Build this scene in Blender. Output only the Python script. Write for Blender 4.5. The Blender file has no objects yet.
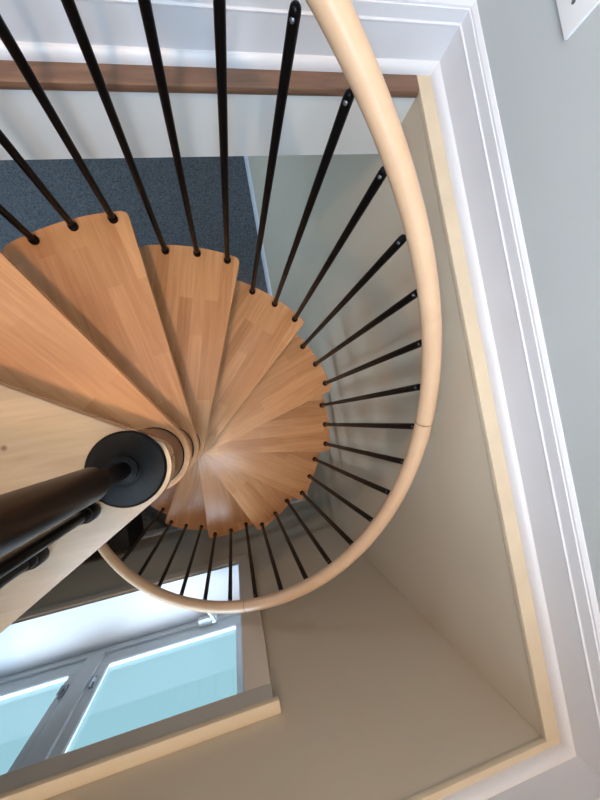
import bpy, bmesh, math, random
from mathutils import Vector, Matrix
random.seed(7)
C = bpy.context.scene.collection
PI = math.pi
R = math.radians

# ------------------------------------------------------------------ materials
def new_mat(name):
    m = bpy.data.materials.new(name); m.use_nodes = True
    nt = m.node_tree
    b = nt.nodes['Principled BSDF']
    return m, nt, b

def lin(hexs):
    v = [int(hexs[i:i+2], 16) / 255 for i in (0, 2, 4)]
    return tuple(c / 12.92 if c <= .04045 else ((c + .055) / 1.055) ** 2.4 for c in v) + (1,)

def plain(name, hexs, rough=.5, metal=0, noise=0.0, nscale=30, bump=0.0, spec=.5, coat=0):
    m, nt, b = new_mat(name)
    col = lin(hexs)
    b.inputs['Base Color'].default_value = col
    b.inputs['Roughness'].default_value = rough
    b.inputs['Metallic'].default_value = metal
    b.inputs['Specular IOR Level'].default_value = spec
    b.inputs['Coat Weight'].default_value = coat
    if noise or bump:
        tc = nt.nodes.new('ShaderNodeTexCoord')
        n = nt.nodes.new('ShaderNodeTexNoise'); n.inputs['Scale'].default_value = nscale
        n.inputs['Detail'].default_value = 4
        nt.links.new(tc.outputs['Object'], n.inputs['Vector'])
        if noise:
            r = nt.nodes.new('ShaderNodeValToRGB')
            r.color_ramp.elements[0].position = .3; r.color_ramp.elements[1].position = .7
            r.color_ramp.elements[0].color = tuple(c * (1 - noise) for c in col[:3]) + (1,)
            r.color_ramp.elements[1].color = tuple(min(1, c * (1 + noise)) for c in col[:3]) + (1,)
            nt.links.new(n.outputs['Fac'], r.inputs['Fac'])
            nt.links.new(r.outputs['Color'], b.inputs['Base Color'])
        if bump:
            bp = nt.nodes.new('ShaderNodeBump'); bp.inputs['Strength'].default_value = bump
            bp.inputs['Distance'].default_value = .004
            nt.links.new(n.outputs['Fac'], bp.inputs['Height'])
            nt.links.new(bp.outputs['Normal'], b.inputs['Normal'])
    return m

def wood(name, c1, c2, c3, stave=(.34, .042), rough=.27, grain=.25, coat=.3, mortar=0.0, knot=None, randomize=True, gstretch=(3.0, 42.0, 20.0)):
    """butcher-block boards: staves run along the object's X axis"""
    m, nt, b = new_mat(name)
    N, L = nt.nodes, nt.links
    tc = N.new('ShaderNodeTexCoord'); oi = N.new('ShaderNodeObjectInfo')
    add = N.new('ShaderNodeVectorMath'); add.operation = 'ADD'
    sc = N.new('ShaderNodeVectorMath'); sc.operation = 'SCALE'
    sc.inputs[0].default_value = (3.7, 2.3, 0); L.new(oi.outputs['Random'], sc.inputs['Scale'])
    L.new(tc.outputs['Object'], add.inputs[0])
    if randomize: L.new(sc.outputs[0], add.inputs[1])
    br = N.new('ShaderNodeTexBrick')
    br.inputs['Color1'].default_value = lin(c1); br.inputs['Color2'].default_value = lin(c2)
    br.inputs['Mortar'].default_value = lin(c3)
    br.inputs['Scale'].default_value = 1.0
    br.inputs['Mortar Size'].default_value = mortar
    br.inputs['Brick Width'].default_value = stave[0]; br.inputs['Row Height'].default_value = stave[1]
    br.offset = .37; br.squash = 1.0
    L.new(add.outputs[0], br.inputs['Vector'])
    mp = N.new('ShaderNodeMapping'); mp.inputs['Scale'].default_value = gstretch
    L.new(add.outputs[0], mp.inputs['Vector'])
    ns = N.new('ShaderNodeTexNoise'); ns.inputs['Scale'].default_value = 1.6; ns.inputs['Detail'].default_value = 6
    ns.inputs['Roughness'].default_value = .6; ns.inputs['Distortion'].default_value = .9
    L.new(mp.outputs[0], ns.inputs['Vector'])
    rp = N.new('ShaderNodeValToRGB')
    rp.color_ramp.elements[0].position = .32; rp.color_ramp.elements[0].color = (1, 1, 1, 1)
    rp.color_ramp.elements[1].position = .72; rp.color_ramp.elements[1].color = lin(c3)
    L.new(ns.outputs['Fac'], rp.inputs['Fac'])
    mx = N.new('ShaderNodeMix'); mx.data_type = 'RGBA'; mx.blend_type = 'MULTIPLY'
    mx.inputs['Factor'].default_value = grain
    L.new(br.outputs['Color'], mx.inputs['A']); L.new(rp.outputs['Color'], mx.inputs['B'])
    out = mx.outputs['Result']
    if knot:
        dv = N.new('ShaderNodeVectorMath'); dv.operation = 'DISTANCE'
        dv.inputs[1].default_value = knot
        L.new(tc.outputs['Object'], dv.inputs[0])
        kr = N.new('ShaderNodeMapRange'); kr.inputs['From Min'].default_value = .002; kr.inputs['From Max'].default_value = .006
        L.new(dv.outputs['Value'], kr.inputs['Value'])
        m2 = N.new('ShaderNodeMix'); m2.data_type = 'RGBA'
        m2.inputs['A'].default_value = lin('6a4a38')
        L.new(kr.outputs['Result'], m2.inputs['Factor']); L.new(out, m2.inputs['B'])
        out = m2.outputs['Result']
    L.new(out, b.inputs['Base Color'])
    b.inputs['Roughness'].default_value = rough
    b.inputs['Coat Weight'].default_value = coat; b.inputs['Coat Roughness'].default_value = .2
    return m

M = {}
M['tread'] = wood('tread_wood', 'd9a272', 'c48d5e', 'a46a3c', grain=.34)
M['landing'] = wood('landing_wood', '977f64', '92795e', '7e6446', stave=(.6, .07), grain=.22, knot=(-.165, .066, 0), randomize=False)
M['spacer'] = plain('spacer_wood', '7c5236', .45, noise=.2, nscale=40)
M['rail'] = wood('rail_wood', 'd6b494', 'd0ae8c', 'bc9670', stave=(9, 9), grain=.18, rough=.35, coat=.3, randomize=False, gstretch=(6, 6, 6))
M['joint'] = plain('rail_joint', 'a07c58', .5)
M['black'] = plain('black_metal', '030304', .36, spec=.18)
M['flange'] = plain('black_flange', '050607', .5, noise=.35, nscale=120, bump=.08, spec=.15)
M['screw'] = plain('screw_steel', '6d6f72', .35, metal=.6)
M['white'] = plain('white_trim_paint', 'd5d5da', .42, noise=.015, nscale=8)
M['cream'] = plain('cream_ledge', 'cdbda4', .55, noise=.05, nscale=14)
M['oak'] = wood('oak_nosing', '7e5e4a', '745442', '2e1c14', stave=(9, 9), grain=.6, rough=.4, randomize=False, gstretch=(2.5, 26, 26))
M['wall'] = plain('wall_paint', 'babfc0', .7, noise=.012, nscale=5, bump=.03)
M['lower_wall'] = plain('lower_wall_paint', 'c4b7a3', .75, noise=.012, nscale=5, bump=.03)
M['fascia'] = plain('fascia_paint', 'd6d6d4', .6)
M['ceiling'] = plain('ceiling_paint', 'd8c8b0', .8, noise=.01)
M['carpet'] = plain('slate_carpet', '64666a', .95, noise=.45, nscale=90, bump=.8, spec=.1)
M['floor'] = wood('upper_floor', 'b98a60', 'a87850', '7c5030', stave=(.9, .08), randomize=False)
M['casing'] = plain('casing_paint', 'cfc5b8', .5)
M['casing_cap'] = plain('casing_cap_paint', 'd2c2a8', .5)
M['sash'] = plain('sash_vinyl', 'dfe3e6', .35)
M['handle'] = plain('handle_metal', 'dcdee0', .35, metal=.3)
M['dark_handle'] = plain('latch_grey', '4d5256', .4)
M['latch'] = plain('latch_metal', 'a4a8ad', .4, metal=.2)
M['plate'] = plain('switch_plate', 'e9e9ea', .35)
M['slot'] = plain('outlet_slot', '2a2a2a', .5)
M['bag'] = plain('black_box', '0a0a0b', .6, noise=.2, nscale=40)
def glass():
    m, nt, b = new_mat('window_glass')
    N, L = nt.nodes, nt.links
    N.remove(b)
    t = N.new('ShaderNodeBsdfTransparent'); t.inputs['Color'].default_value = (.93, .97, .97, 1)
    g = N.new('ShaderNodeBsdfGlossy'); g.inputs['Roughness'].default_value = .03
    lw = N.new('ShaderNodeLayerWeight'); lw.inputs['Blend'].default_value = .5
    pw = N.new('ShaderNodeMath'); pw.operation = 'POWER'; pw.inputs[1].default_value = 5
    f = N.new('ShaderNodeMath'); f.operation = 'MULTIPLY_ADD'; f.inputs[1].default_value = .9; f.inputs[2].default_value = .03
    L.new(lw.outputs['Facing'], pw.inputs[0]); L.new(pw.outputs[0], f.inputs[0])
    mx = N.new('ShaderNodeMixShader')
    L.new(f.outputs[0], mx.inputs[0]); L.new(t.outputs[0], mx.inputs[1]); L.new(g.outputs[0], mx.inputs[2])
    L.new(mx.outputs[0], N['Material Output'].inputs['Surface'])
    return m
M['glass'] = glass()

# ------------------------------------------------------------------ mesh helpers
def box(bm, x0, y0, z0, x1, y1, z1, bev=0):
    vs = [bm.verts.new((x, y, z)) for z in (z0, z1) for y in (y0, y1) for x in (x0, x1)]
    fs = [(0, 2, 3, 1), (4, 5, 7, 6), (0, 1, 5, 4), (2, 6, 7, 3), (0, 4, 6, 2), (1, 3, 7, 5)]
    faces = [bm.faces.new([vs[i] for i in f]) for f in fs]
    if bev:
        es = {e for f in faces for e in f.edges}
        bmesh.ops.bevel(bm, geom=list(es), offset=bev, segments=2, affect='EDGES', profile=.6)
    return bm

def prism(bm, pts, z0, z1, bev=0, seg=3):
    """extruded polygon, pts counter-clockwise"""
    b = [bm.verts.new((x, y, z0)) for x, y in pts]
    t = [bm.verts.new((x, y, z1)) for x, y in pts]
    n = len(pts)
    fb = bm.faces.new(b[::-1]); ft = bm.faces.new(t)
    for i in range(n):
        bm.faces.new((b[i], b[(i + 1) % n], t[(i + 1) % n], t[i]))
    if bev:
        bmesh.ops.bevel(bm, geom=list(fb.edges) + list(ft.edges), offset=bev, segments=seg, affect='EDGES', profile=.6)
    return bm

def lathe(bm, prof, n=32, origin=(0, 0, 0), axis=None):
    """prof: list of (radius, height); closed with caps where the radius is not zero"""
    rot = Matrix.Identity(3)
    if axis is not None:
        rot = Vector((0, 0, 1)).rotation_difference(Vector(axis).normalized()).to_matrix()
    o = Vector(origin)
    rings = []
    for r, z in prof:
        if r < 1e-6:
            rings.append([bm.verts.new(o + rot @ Vector((0, 0, z)))])
        else:
            rings.append([bm.verts.new(o + rot @ Vector((r * math.cos(2 * PI * i / n), r * math.sin(2 * PI * i / n), z))) for i in range(n)])
    for a, b in zip(rings, rings[1:]):
        for i in range(n):
            j = (i + 1) % n
            if len(a) == 1 and len(b) == 1: continue
            if len(a) == 1: bm.faces.new((a[0], b[j], b[i]))
            elif len(b) == 1: bm.faces.new((a[i], a[j], b[0]))
            else: bm.faces.new((a[i], a[j], b[j], b[i]))
    if len(rings[0]) > 1: bm.faces.new(rings[0][::-1])
    if len(rings[-1]) > 1: bm.faces.new(rings[-1])
    return bm

def tube(bm, path, r, n=20, cap=True):
    rings = []
    for i, p in enumerate(path):
        p = Vector(p)
        d = (Vector(path[min(i + 1, len(path) - 1)]) - Vector(path[max(i - 1, 0)])).normalized()
        u = d.cross(Vector((0, 0, 1)))
        u = u.normalized() if u.length > 1e-4 else Vector((1, 0, 0))
        v = u.cross(d).normalized()
        rr = r[i] if isinstance(r, (list, tuple)) else r
        rings.append([bm.verts.new(p + rr * (math.cos(2 * PI * k / n) * u + math.sin(2 * PI * k / n) * v)) for k in range(n)])
    for a, b in zip(rings, rings[1:]):
        for i in range(n):
            j = (i + 1) % n
            bm.faces.new((a[i], a[j], b[j], b[i]))
    if cap:
        bm.faces.new(rings[0][::-1]); bm.faces.new(rings[-1])
    return bm

def sweep(bm, prof, axis, a, b, origin):
    """extrude a closed profile [(out, up)] straight; axis 'x' or 'y'; out is along origin's sign vector"""
    (ox, oy, oz), (sx, sy) = origin
    def P(o, u, t):
        return (t, oy + sy * o, oz + u) if axis == 'x' else (ox + sx * o, t, oz + u)
    A = [bm.verts.new(P(o, u, a)) for o, u in prof]
    B = [bm.verts.new(P(o, u, b)) for o, u in prof]
    n = len(prof)
    bm.faces.new(A[::-1]); bm.faces.new(B)
    for i in range(n):
        bm.faces.new((A[i], A[(i + 1) % n], B[(i + 1) % n], B[i]))
    return bm

def obj(name, bm, mat, parent=None, smooth=40, label=None):
    bmesh.ops.recalc_face_normals(bm, faces=bm.faces[:])
    me = bpy.data.meshes.new(name); bm.to_mesh(me); bm.free()
    me.materials.append(mat)
    if smooth:
        for p in me.polygons: p.use_smooth = True
        try: me.set_sharp_from_angle(angle=R(smooth))
        except Exception: pass
    o = bpy.data.objects.new(name, me); C.objects.link(o)
    if parent: o.parent = parent
    if label: o['label'] = label
    return o

def nb(): return bmesh.new()

def struct(name, bm, mat, parent=None, smooth=40):
    o = obj(name, bm, mat, parent, smooth)
    if parent is None: o['kind'] = 'structure'
    return o

def thing(name, label, cat, loc=(0, 0, 0), rotz=0, group=None):
    o = bpy.data.objects.new(name, None); C.objects.link(o)
    o.location = loc; o.rotation_euler = (0, 0, rotz); o.empty_display_size = .1
    o['label'] = label; o['category'] = cat
    if group: o['group'] = group
    return o

# ------------------------------------------------------------------ dimensions (metres; stair axis at the origin, landing top at z = 0)
H = .1885                     # rise
TH0 = R(156.9); DTH = R(26.93); DB = R(9.0)
RB = .65                      # baluster circle
RT = .672                     # tread radius
ZF = -.045                    # upper floor
ZL = -13 * H                  # lower floor
XR, YT, YB = .707, .704, -.738      # opening edges (also faces of the lower walls)
XRW, YTW, YBW = .751, .750, -.764   # faces of the upper walls' baseboards
XL = -3.0                     # left end of both rooms
ZC = 2.30                     # upper ceiling
ZS = -.230                    # underside of the upper floor
YN = 3.3                      # far wall of the lower room

# ------------------------------------------------------------------ room shell
def wallbox(name, a, b, mat='wall'):
    return struct(name, box(nb(), *a, *b), M[mat], smooth=0)
WT = .12
BB = .012                     # baseboard thickness behind which the plaster starts
# upper storey
wallbox('wall_right', (XRW + BB, YBW - BB - WT, ZF - .15), (XRW + BB + WT, YTW + BB + WT, ZC))
wallbox('wall_back', (XL, YTW + BB, ZF), (XRW + BB, YTW + BB + WT, ZC))
wallbox('wall_left', (XL - WT, YBW - BB - WT, ZF - .15), (XL, YTW + BB + WT, ZC), 'ceiling')
# front wall of the upper storey with a window opening
WX0, WX1, WZ0, WZ1 = -.85, .35, .85, 2.05
bm = nb()
y0, y1 = YBW - BB - WT, YBW - BB
box(bm, XL, y0, ZF, WX0, y1, ZC); box(bm, WX1, y0, ZF, XRW + BB, y1, ZC)
box(bm, WX0, y0, ZF, WX1, y1, WZ0); box(bm, WX0, y0, WZ1, WX1, y1, ZC)
struct('wall_front', bm, M['wall'], smooth=0)
wallbox('ceiling', (XL - WT, y0, ZC), (XRW + BB + WT, YTW + BB + WT, ZC + .1), 'ceiling')
# upper floor: the boards left of the opening, and the slab edge at the back
wallbox('floor_upper', (XL, YB, ZF - .019), (-.735, YTW + BB, ZF), 'floor')
bm = nb()
box(bm, XL, YT, ZS, XR, YN, ZF - .0195)
box(bm, XL, YB, ZS, -.735, YT, ZF - .0195)
struct('ceiling_lower', bm, M['fascia'], smooth=0)
# lower storey
bm = nb()
box(bm, XR, YB - .30, ZL, XR + .03, YN, ZF - .012)
struct('wall_lower_right', bm, M['lower_wall'], smooth=0)
LX0, LX1, LZ0, LZ1 = -1.44, .083, -1.345, -.434     # lower window opening
GY = -.985                                            # glass plane
bm = nb()
yb0 = YB - .30
box(bm, XL, yb0, ZL, LX0, YB, ZS + .13); box(bm, LX1, yb0, ZL, XR, YB, ZF - .012)
box(bm, LX0, yb0, ZL, LX1, YB, LZ0 - .021); box(bm, LX0, yb0, LZ1, LX1, YB, ZF - .012)
struct('wall_lower_front', bm, M['lower_wall'], smooth=0)
wallbox('wall_lower_left', (XL - WT, yb0, ZL), (XL, YN, ZS + .13), 'lower_wall')
wallbox('wall_lower_back', (XL - WT, YN, ZL), (XR + .03, YN + WT, ZS + .13), 'lower_wall')
wallbox('floor', (XL - WT, yb0, ZL - .1), (XR + .15, YN + WT, ZL), 'carpet')

# cream ledge round the opening (right and front), oak nosing at the back
bm = nb(); box(bm, XR - .002, YB, ZF - .012, XRW + BB, YTW + BB, ZF, .002); struct('trim_1', bm, M['cream'])
bm = nb(); box(bm, -.735, YBW - BB, ZF - .012, XRW + BB, YB + .002, ZF, .002); struct('trim_2', bm, M['cream'])
bm = nb()
prof = [(.060, -.019), (.005, -.019), (.001, -.016), (0, -.012), (0, -.007), (.002, -.002), (.006, 0), (.060, 0)]
sweep(bm, prof, 'x', XL, XR - .004, ((0, .698, ZF), (0, 1)))
struct('trim_3', bm, M['oak'])

# baseboards: shoe moulding + flat board + stepped cap
def baseboard_prof():
    return [(0, 0), (0, .085), (.0008, .0862), (.0008, .0885), (-.0010, .0893), (-.0022, .091), (-.0028, .112), (-.0052, .1130), (-.0055, .1165), (-.0100, .1225), (-.012, .1230), (-.0125, 0)]
def shoe_prof():
    pts = [(0, 0)]
    for i in range(9):
        a = PI / 2 * i / 8
        pts.append((.013 * math.cos(a), .020 * math.sin(a)))
    return pts
def base(name, shoe, axis, a, b, org):
    struct(name, sweep(nb(), baseboard_prof(), axis, a, b, org), M['white'], smooth=30)
    struct(shoe, sweep(nb(), shoe_prof(), axis, a, b, org), M['white'], smooth=50)
base('baseboard_right', 'trim_4', 'y', YBW - BB, YTW + BB, ((XRW, 0, ZF), (-1, 0)))
base('baseboard_back', 'trim_5', 'x', XL, XRW + BB, ((0, YTW, ZF), (0, -1)))
base('baseboard_front', 'trim_6', 'x', -.735, XRW + BB, ((0, YBW, ZF), (0, 1)))
# lower room baseboards
def lowbase(name, axis, a, b, org):
    prof = [(0, 0), (.014, 0), (.014, .105), (.010, .118), (.004, .125), (0, .128)]
    struct(name, sweep(nb(), prof, axis, a, b, org), M['white'], smooth=30)
lowbase('baseboard_lower_right', 'y', YB, YN, ((XR, 0, ZL), (-1, 0)))
lowbase('baseboard_lower_front', 'x', XL, XR, ((0, YB, ZL), (0, 1)))

# ------------------------------------------------------------------ lower window
w = bpy.data.objects.new('window_1', None); C.objects.link(w); w['kind'] = 'structure'
bm = nb(); box(bm, LX1, YB, LZ0 - .02, LX1 + .076, YB + .018, LZ1 + .05, .003)
obj('casing', bm, M['casing'], w)
bm = nb(); box(bm, LX0 - .076, YB, LZ0 - .02, LX0, YB + .018, LZ1 + .05, .003)
obj('casing', bm, M['casing'], w)
bm = nb(); box(bm, LX0 - .076, YB, LZ1, LX1 + .076, YB + .0185, LZ1 + .076, .003)
box(bm, LX0 - .076, YB, LZ1 + .058, LX1 + .076, YB + .024, LZ1 + .076, .004)
obj('head_casing', bm, M['casing'], w)
bm = nb(); box(bm, LX0 - .09, YB, LZ1 + .076, LX1 + .092, YB + .036, LZ1 + .093, .004)
obj('head_cap', bm, M['casing_cap'], w, label='cream cap on the head casing')
bm = nb(); box(bm, LX0 + .0, GY - .03, LZ0 - .02, LX1 - .0, YB + .006, LZ0, .002)
obj('sill', bm, M['white'], w, label='white window sill')
bm = nb(); box(bm, LX0 - .05, YB, LZ0 - .095, LX1 + .05, YB + .014, LZ0 - .022, .003)
obj('apron', bm, M['casing'], w)
# reveal linings
bm = nb()
box(bm, LX1 - .006, GY - .04, LZ0, LX1, YB - .001, LZ1); box(bm, LX0, GY - .04, LZ0, LX0 + .006, YB - .001, LZ1)
box(bm, LX0 + .006, GY - .04, LZ1 - .006, LX1 - .006, YB - .001, LZ1)
obj('reveal', bm, M['white'], w)
# frame: bottom rail, stiles, broad mullion between two sashes
P1 = (-.577, .026); P0 = (-1.345, -.742)
PZ0, PZ1 = -1.225, -.50
bm = nb()
fy0, fy1 = GY - .014, GY + .022
box(bm, LX0 + .006, fy0, LZ0, LX1 - .006, fy1, LZ0 + .040, .003)
box(bm, LX0 + .006, fy0, PZ1 + .04, LX1 - .006, fy1, LZ1 - .006, .003)
box(bm, P1[1] + .028, fy0, LZ0 + .04, LX1 - .006, fy1, PZ1 + .04, .003)
box(bm, P0[1] + .044, fy0, LZ0 + .04, P1[0] - .044, fy1, PZ1 + .04, .003)
box(bm, LX0 + .006, fy0, LZ0 + .04, P0[0] - .044, fy1, PZ1 + .04, .003)
obj('frame', bm, M['sash'], w)
for x0, x1, right in ((*P1, 1), (*P0, 0)):
    xr = x1 + (.028 if right else .044); xl = x0 - .044
    s0, s1 = GY - .012, GY + .010
    bm = nb()
    box(bm, xl, s0, LZ0 + .040, xr, s1, PZ0, .003); box(bm, xl, s0, PZ1, xr, s1, PZ1 + .04, .003)
    box(bm, xl, s0, PZ0, x0, s1, PZ1, .003); box(bm, x1, s0, PZ0, xr, s1, PZ1, .003)
    s = obj('sash', bm, M['sash'], w)
    # glazing bead
    bm = nb()
    g0, g1, t = GY - .003, GY + .006, .004
    box(bm, x0, g0, PZ0, x1, g1, PZ0 + t); box(bm, x0, g0, PZ1 - t, x1, g1, PZ1)
    box(bm, x0, g0, PZ0 + t, x0 + t, g1, PZ1 - t); box(bm, x1 - t, g0, PZ0 + t, x1, g1, PZ1 - t)
    obj('glazing_bead', bm, M['sash'], s)
    bm = nb(); box(bm, x0 - .006, GY - .0135, PZ0 - .006, x1 + .006, GY - .0115, PZ1 + .006)
    obj('pane', bm, M['glass'], s, smooth=0)
    # latch on the stile beside the mullion
    lx = (x0 - .022) if right else (x1 + .022)
    bm = nb(); box(bm, lx - .010, s1, -1.145, lx + .010, s1 + .008, -1.075, .003)
    lathe(bm, [(.008, 0), (.008, .016), (.005, .02)], 12, (lx, s1 + .006, -1.11), (0, 1, 0))
    box(bm, lx - .005, s1 + .016, -1.112, lx + .005, s1 + .026, -1.065, .002)
    obj('latch', bm, M['latch'], s, label='grey sash latch')
# crank operator on the bottom rail
bm = nb(); box(bm, -.165, GY + .011, -1.315, -.070, GY + .050, -1.285, .006)
lathe(bm, [(.012, 0), (.012, .018), (.008, .024)], 16, (-.085, GY + .035, -1.287))
tube(bm, [(-.080, GY + .035, -1.268), (-.088, GY + .060, -1.262), (-.104, GY + .090, -1.264), (-.112, GY + .106, -1.268)], [.007, .007, .007, .009], 10)
obj('crank_handle', bm, M['handle'], w, label='silver crank handle')

# upper window (behind the viewer): frame and glass in its opening
w2 = bpy.data.objects.new('window_2', None); C.objects.link(w2); w2['kind'] = 'structure'
bm = nb(); t = .06
box(bm, WX0, y0 + .03, WZ0, WX1, y0 + .08, WZ0 + t); box(bm, WX0, y0 + .03, WZ1 - t, WX1, y0 + .08, WZ1)
box(bm, WX0, y0 + .03, WZ0 + t, WX0 + t, y0 + .08, WZ1 - t); box(bm, WX1 - t, y0 + .03, WZ0 + t, WX1, y0 + .08, WZ1 - t)
obj('frame', bm, M['white'], w2)
bm = nb(); box(bm, WX0 + t, y0 + .05, WZ0 + t, WX1 - t, y0 + .056, WZ1 - t); obj('pane', bm, M['glass'], w2, smooth=0)

# ------------------------------------------------------------------ spiral staircase
stair = thing('spiral_staircase', 'wooden spiral staircase with thin black balusters and a pale curving handrail', 'staircase')

def arc(cx, cy, r, a0, a1, n):
    return [(cx + r * math.cos(a0 + (a1 - a0) * i / n), cy + r * math.sin(a0 + (a1 - a0) * i / n)) for i in range(n + 1)]

def tangent_angle(px, py, r, side):
    """angle on the hub circle where the line from P touches it"""
    d = math.hypot(px, py); a = math.atan2(py, px)
    return a + side * math.acos(r / d)

def round_corner(p, prev, nxt, r, n=4):
    p, a, b = Vector(p), Vector(prev), Vector(nxt)
    u, v = (a - p).normalized() * r, (b - p).normalized() * r
    out = []
    for i in range(n + 1):
        t = i / n
        q = (p + u) * (1 - t) ** 2 + p * 2 * t * (1 - t) + (p + v) * t ** 2
        out.append((q.x, q.y))
    return out

def tread_mesh(r_hub=.075):
    front = R(-12.4); back = R(15.8)
    pf = (RT * math.cos(front), RT * math.sin(front)); pb = (RT * math.cos(back), RT * math.sin(back))
    af = tangent_angle(*pf, r_hub, -1); ab = tangent_angle(*pb, r_hub, 1)
    rim = arc(0, 0, RT, front, back, 14)
    hf = (r_hub * math.cos(af), r_hub * math.sin(af)); hb = (r_hub * math.cos(ab), r_hub * math.sin(ab))
    pts = round_corner(pf, hf, rim[1], .016) + rim[1:-1] + round_corner(pb, rim[-2], hb, .016)
    pts += arc(0, 0, r_hub, ab, af + 2 * PI, 26)
    bm = nb(); prism(bm, pts, -.040, 0, .004)
    return bm

t0 = obj('tread', tread_mesh(), M['tread'], stair, 35)
def spacer_bm():
    return lathe(nb(), [(.061, -.1485), (.0615, -.1480), (.0615, 0)], 40)
def contact_shade_bm():  # black ring standing in for the contact shadow at the spacer's foot
    return lathe(nb(), [(.064, -.1485), (.064, -.1445), (.0615, -.1435)], 40)
sp0 = shade0 = None
for k in range(1, 13):
    a = TH0 - k * DTH
    t = t0 if k == 1 else t0.copy()
    if k > 1: C.objects.link(t)
    t.parent = stair; t.location = (0, 0, -k * H); t.rotation_euler = (0, 0, a)
    # barrel spacer under the tread above
    if sp0 is None:
        sp0 = obj('spacer', spacer_bm(), M['spacer'], stair); sp = sp0
        shade0 = obj('contact_shade', contact_shade_bm(), M['black'], sp0); 
    else:
        sp = sp0.copy(); C.objects.link(sp)
        shade = shade0.copy(); C.objects.link(shade); shade.parent = sp
    sp.parent = stair; sp.location = (0, 0, -(k - 1) * H - .040)

# balusters: rod + foot collar + screw at the flattened head
HT = (.963, .910, .848)      # head height over the tread for the upper, middle and lower baluster
def rod_bm(h):
    bm = nb()
    lathe(bm, [(.0085, 0), (.0085, h - .012), (.0075, h - .004), (.004, h), (0, h + .001)], 16)
    return bm
protos = []
for j in range(3):
    b = obj('baluster', rod_bm(HT[j]), M['black'], stair)
    f = obj('foot_collar', lathe(nb(), [(.0125, 0), (.0125, .010), (.0095, .014)], 16), M['black'], b)
    s = obj('screw', lathe(nb(), [(.0036, 0), (.0036, .0015), (.002, .0025)], 10, (-.0075, 0, HT[j] - .014), (-1, 0, .4)), M['screw'], b, label='steel screw head')
    protos.append([b, f, s, False])
def put_baluster(j, x, y, z, a, parent):
    p = protos[j]
    if not p[3]:
        b = p[0]; p[3] = True
    else:
        b = p[0].copy(); C.objects.link(b)
        for c in (p[1], p[2]):
            d = c.copy(); C.objects.link(d); d.parent = b
    b.parent = parent; b.location = (x, y, z); b.rotation_euler = (0, 0, a)
for k in range(1, 13):
    for j in range(3):
        a = TH0 - k * DTH + (1 - j) * DB
        put_baluster(j, RB * math.cos(a), RB * math.sin(a), -k * H, a, stair)

# handrail: helix
RR, HR = .636, .957
def rail_pt(k):
    a = TH0 - k * DTH
    return Vector((RR * math.cos(a), RR * math.sin(a), -k * H + HR))
bm = nb()
path = [rail_pt(.6 + i * (12.45 - .6) / 200) for i in range(201)]
tube(bm, path, .0208, 24)
rail = obj('handrail', bm, M['rail'], stair, 60)
for kj in (5.955, 8.777):
    bm = nb(); tube(bm, [rail_pt(kj - .004), rail_pt(kj + .004)], .0211, 24, cap=False)
    bmesh.ops.solidify(bm, geom=bm.faces[:], thickness=.001)
    obj('joint_ring', bm, M['joint'], rail, label='thin dark joint line round the handrail')
lathe_end = lathe(nb(), [(0, 0), (.012, .002), (.0185, .008), (.0208, .016), (.0208, .018)], 24, rail_pt(12.45) + Vector((0, 0, 0)), rail_pt(12.3) - rail_pt(12.6))
obj('end_cap', lathe_end, M['rail'], rail)

# landing platform
rh = .068
a1, a2 = R(148.6), R(211)
n1 = a1 - PI / 2; n2 = a2 + PI / 2
XE = -.735
def along(a, n, x):
    s = (x - rh * math.cos(n)) / math.cos(a)
    return (x, rh * math.sin(n) + s * math.sin(a))
of = .058                                    # the front edge runs a little inside the hub's tangent
ph = n1 - math.acos(of / rh)
fx, fy = of * math.cos(n1), of * math.sin(n1)
fs = (XE - fx) / math.cos(a1)
pts = [along(a2, n2, XE)] + arc(0, 0, rh, n2 - 2 * PI, ph, 24) + [(XE, fy + fs * math.sin(a1))]
obj('landing', prism(nb(), pts, -.040, 0, .003), M['landing'], stair, 35, label='paler wooden landing platform at the top')
# black flange on the landing, with the rod and the newel post rising from it
obj('flange', lathe(nb(), [(.0615, 0), (.0615, .003), (.058, .006), (.030, .009), (.024, .013), (.022, .013)], 48), M['flange'], stair, 30)
obj('center_pole', lathe(nb(), [(.0215, ZL), (.0215, .020), (.013, .024), (.013, .16)], 32), M['black'], stair)
bm = nb(); lathe(bm, [(.0180, .140), (.0192, .1402), (.0208, .1425), (.0208, 1.0), (.018, 1.012), (0, 1.016)], 40)
obj('newel_post', bm, M['black'], stair)
# guard along the landing's rear edge
d = Vector((math.cos(a2), math.sin(a2), 0))
st = Vector((-.060, -.054, 0))
for i in range(7):
    q = st + d * (.0925 * i)
    b = obj('guard_baluster', lathe(nb(), [(.0085, 0), (.0085, .93)], 16), M['black'], stair)
    b.location = q
    obj('ferrule', lathe(nb(), [(.0135, 0), (.0140, .003), (.0140, .024), (.0125, .028), (.0105, .029), (.0105, .040), (.0088, .043)], 20), M['black'], b)
obj('guard_rail', tube(nb(), [st - d * .01 + Vector((0, 0, .945)), st + d * .60 + Vector((0, 0, .945))], .0225, 20), M['rail'], stair)

# ------------------------------------------------------------------ things
o = thing('wall_plate', 'white wall plate on the grey wall at the upper right corner', 'wall plate', (XRW + BB, .525, .209))
bm = nb(); box(bm, -.006, 0, 0, 0, .072, .115, .002); obj('plate', bm, M['plate'], o)
for z in (.022, .093):
    obj('screw', lathe(nb(), [(.0030, 0), (.0030, .001), (.001, .0018)], 12, (-.006, .034, z), (-1, 0, 0)), M['screw'], o)
bm = nb(); box(bm, -.0075, .026, .047, -.006, .046, .068, .001); box(bm, -.016, .031, .058, -.006, .041, .066, .002); obj('toggle', bm, M['plate'], o)

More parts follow.
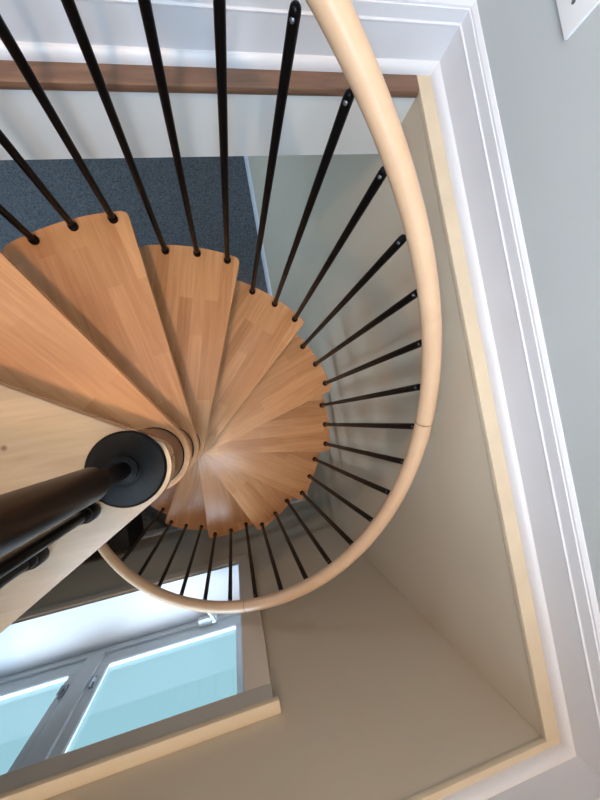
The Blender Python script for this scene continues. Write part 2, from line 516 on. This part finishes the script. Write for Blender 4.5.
o = thing('storage_box', 'small black box on the lower floor by the baseboard under the landing', 'box', (-.86, YB + .17, ZL))
bm = nb(); box(bm, -.19, -.14, .02, .19, .14, .38, .008); obj('body', bm, M['bag'], o)
for sx in (-1, 1):
    for sy in (-1, 1):
        obj('foot', lathe(nb(), [(.016, 0), (.018, .021)], 12, (sx * .16, sy * .11, 0)), M['bag'], o)
bm = nb(); box(bm, -.195, -.145, .38, .195, .145, .42, .008); obj('lid', bm, M['bag'], o)

# ------------------------------------------------------------------ camera
F = 336.4
cam = bpy.data.objects.new('camera', bpy.data.cameras.new('camera')); C.objects.link(cam)
cam.data.sensor_fit = 'HORIZONTAL'; cam.data.sensor_width = 36; cam.data.lens = F / 600 * 36
cam.data.clip_start = .01; cam.data.clip_end = 100
Mx = Matrix(((.9646, -.1753, .1968), (-.1656, -.9841, -.0648), (.2050, .0299, -.9783)))
X, Y, Z = Mx[0], -Mx[1], -Mx[2]
cam.matrix_world = Matrix(((X[0], Y[0], Z[0], .1766), (X[1], Y[1], Z[1], .0439), (X[2], Y[2], Z[2], .5937), (0, 0, 0, 1)))
bpy.context.scene.camera = cam

# ------------------------------------------------------------------ light
def area(name, loc, target, sx, sy, power, col, shape='RECTANGLE'):
    l = bpy.data.lights.new(name, 'AREA'); l.shape = shape; l.size = sx
    if shape == 'RECTANGLE': l.size_y = sy
    l.energy = power; l.color = col
    o = bpy.data.objects.new(name, l); C.objects.link(o)
    o.location = loc
    o.rotation_euler = (Vector(target) - Vector(loc)).to_track_quat('-Z', 'Y').to_euler()
    return o
# ceiling lamp over the stair
area('ceiling_lamp', (-.1, -.08, ZC - .03), (-.1, -.08, 0), .10, .10, 26, (1.0, .67, .41), 'DISK')
# warm fill by the back wall, added to brighten the front wall
area('warm_fill', (-.75, YTW - .12, 1.75), (.3, -.75, -.4), .9, .5, 7.5, (1.0, .52, .23))
# daylight through the upper window
area('window_light', ((WX0 + WX1) / 2, YBW - BB - .01, (WZ0 + WZ1) / 2), ((WX0 + WX1) / 2, 2, (WZ0 + WZ1) / 2 - .3), 1.1, 1.1, 40, (.56, .78, 1.0))
# daylight through the lower window
pl = area('window_portal', ((LX0 + LX1) / 2, GY - .05, (LZ0 + LZ1) / 2), ((LX0 + LX1) / 2, 2, (LZ0 + LZ1) / 2), 1.5, .9, 1, (1, 1, 1))
pl.data.cycles.is_portal = True
# cool fill added at the left for the lower room's carpet and right wall
lr = area('lower_room_fill', (XL + .05, 2.0, -1.3), (0.7, 2.0, -2.2), 1.6, 1.2, 36, (.56, .78, 1.0)); lr.data.spread = R(100)

wd = bpy.data.worlds.new('sky'); bpy.context.scene.world = wd; wd.use_nodes = True
nt = wd.node_tree; N, L = nt.nodes, nt.links
bg = N['Background']
tc = N.new('ShaderNodeTexCoord'); sep = N.new('ShaderNodeSeparateXYZ'); L.new(tc.outputs['Generated'], sep.inputs[0])
rp = N.new('ShaderNodeValToRGB')
mr = N.new('ShaderNodeMapRange'); mr.inputs['From Min'].default_value = -1; mr.inputs['From Max'].default_value = 1
L.new(sep.outputs['Z'], mr.inputs['Value']); L.new(mr.outputs['Result'], rp.inputs['Fac'])
e = rp.color_ramp.elements
e[0].position = .0; e[0].color = (.40, .69, .80, 1)
e[1].position = 1; e[1].color = (7.0, 8.6, 10.5, 1)
for pos, c in ((.30, (.42, .70, .82, 1)), (.45, (.45, .70, .82, 1)), (.55, (7.0, 8.6, 10.5, 1))):
    q = e.new(pos); q.color = c
L.new(rp.outputs['Color'], bg.inputs['Color']); bg.inputs['Strength'].default_value = 1.0

vs = bpy.context.scene.view_settings
vs.view_transform = 'Standard'; vs.look = 'None'; vs.gamma = 1; vs.use_curve_mapping = False; vs.exposure = 0
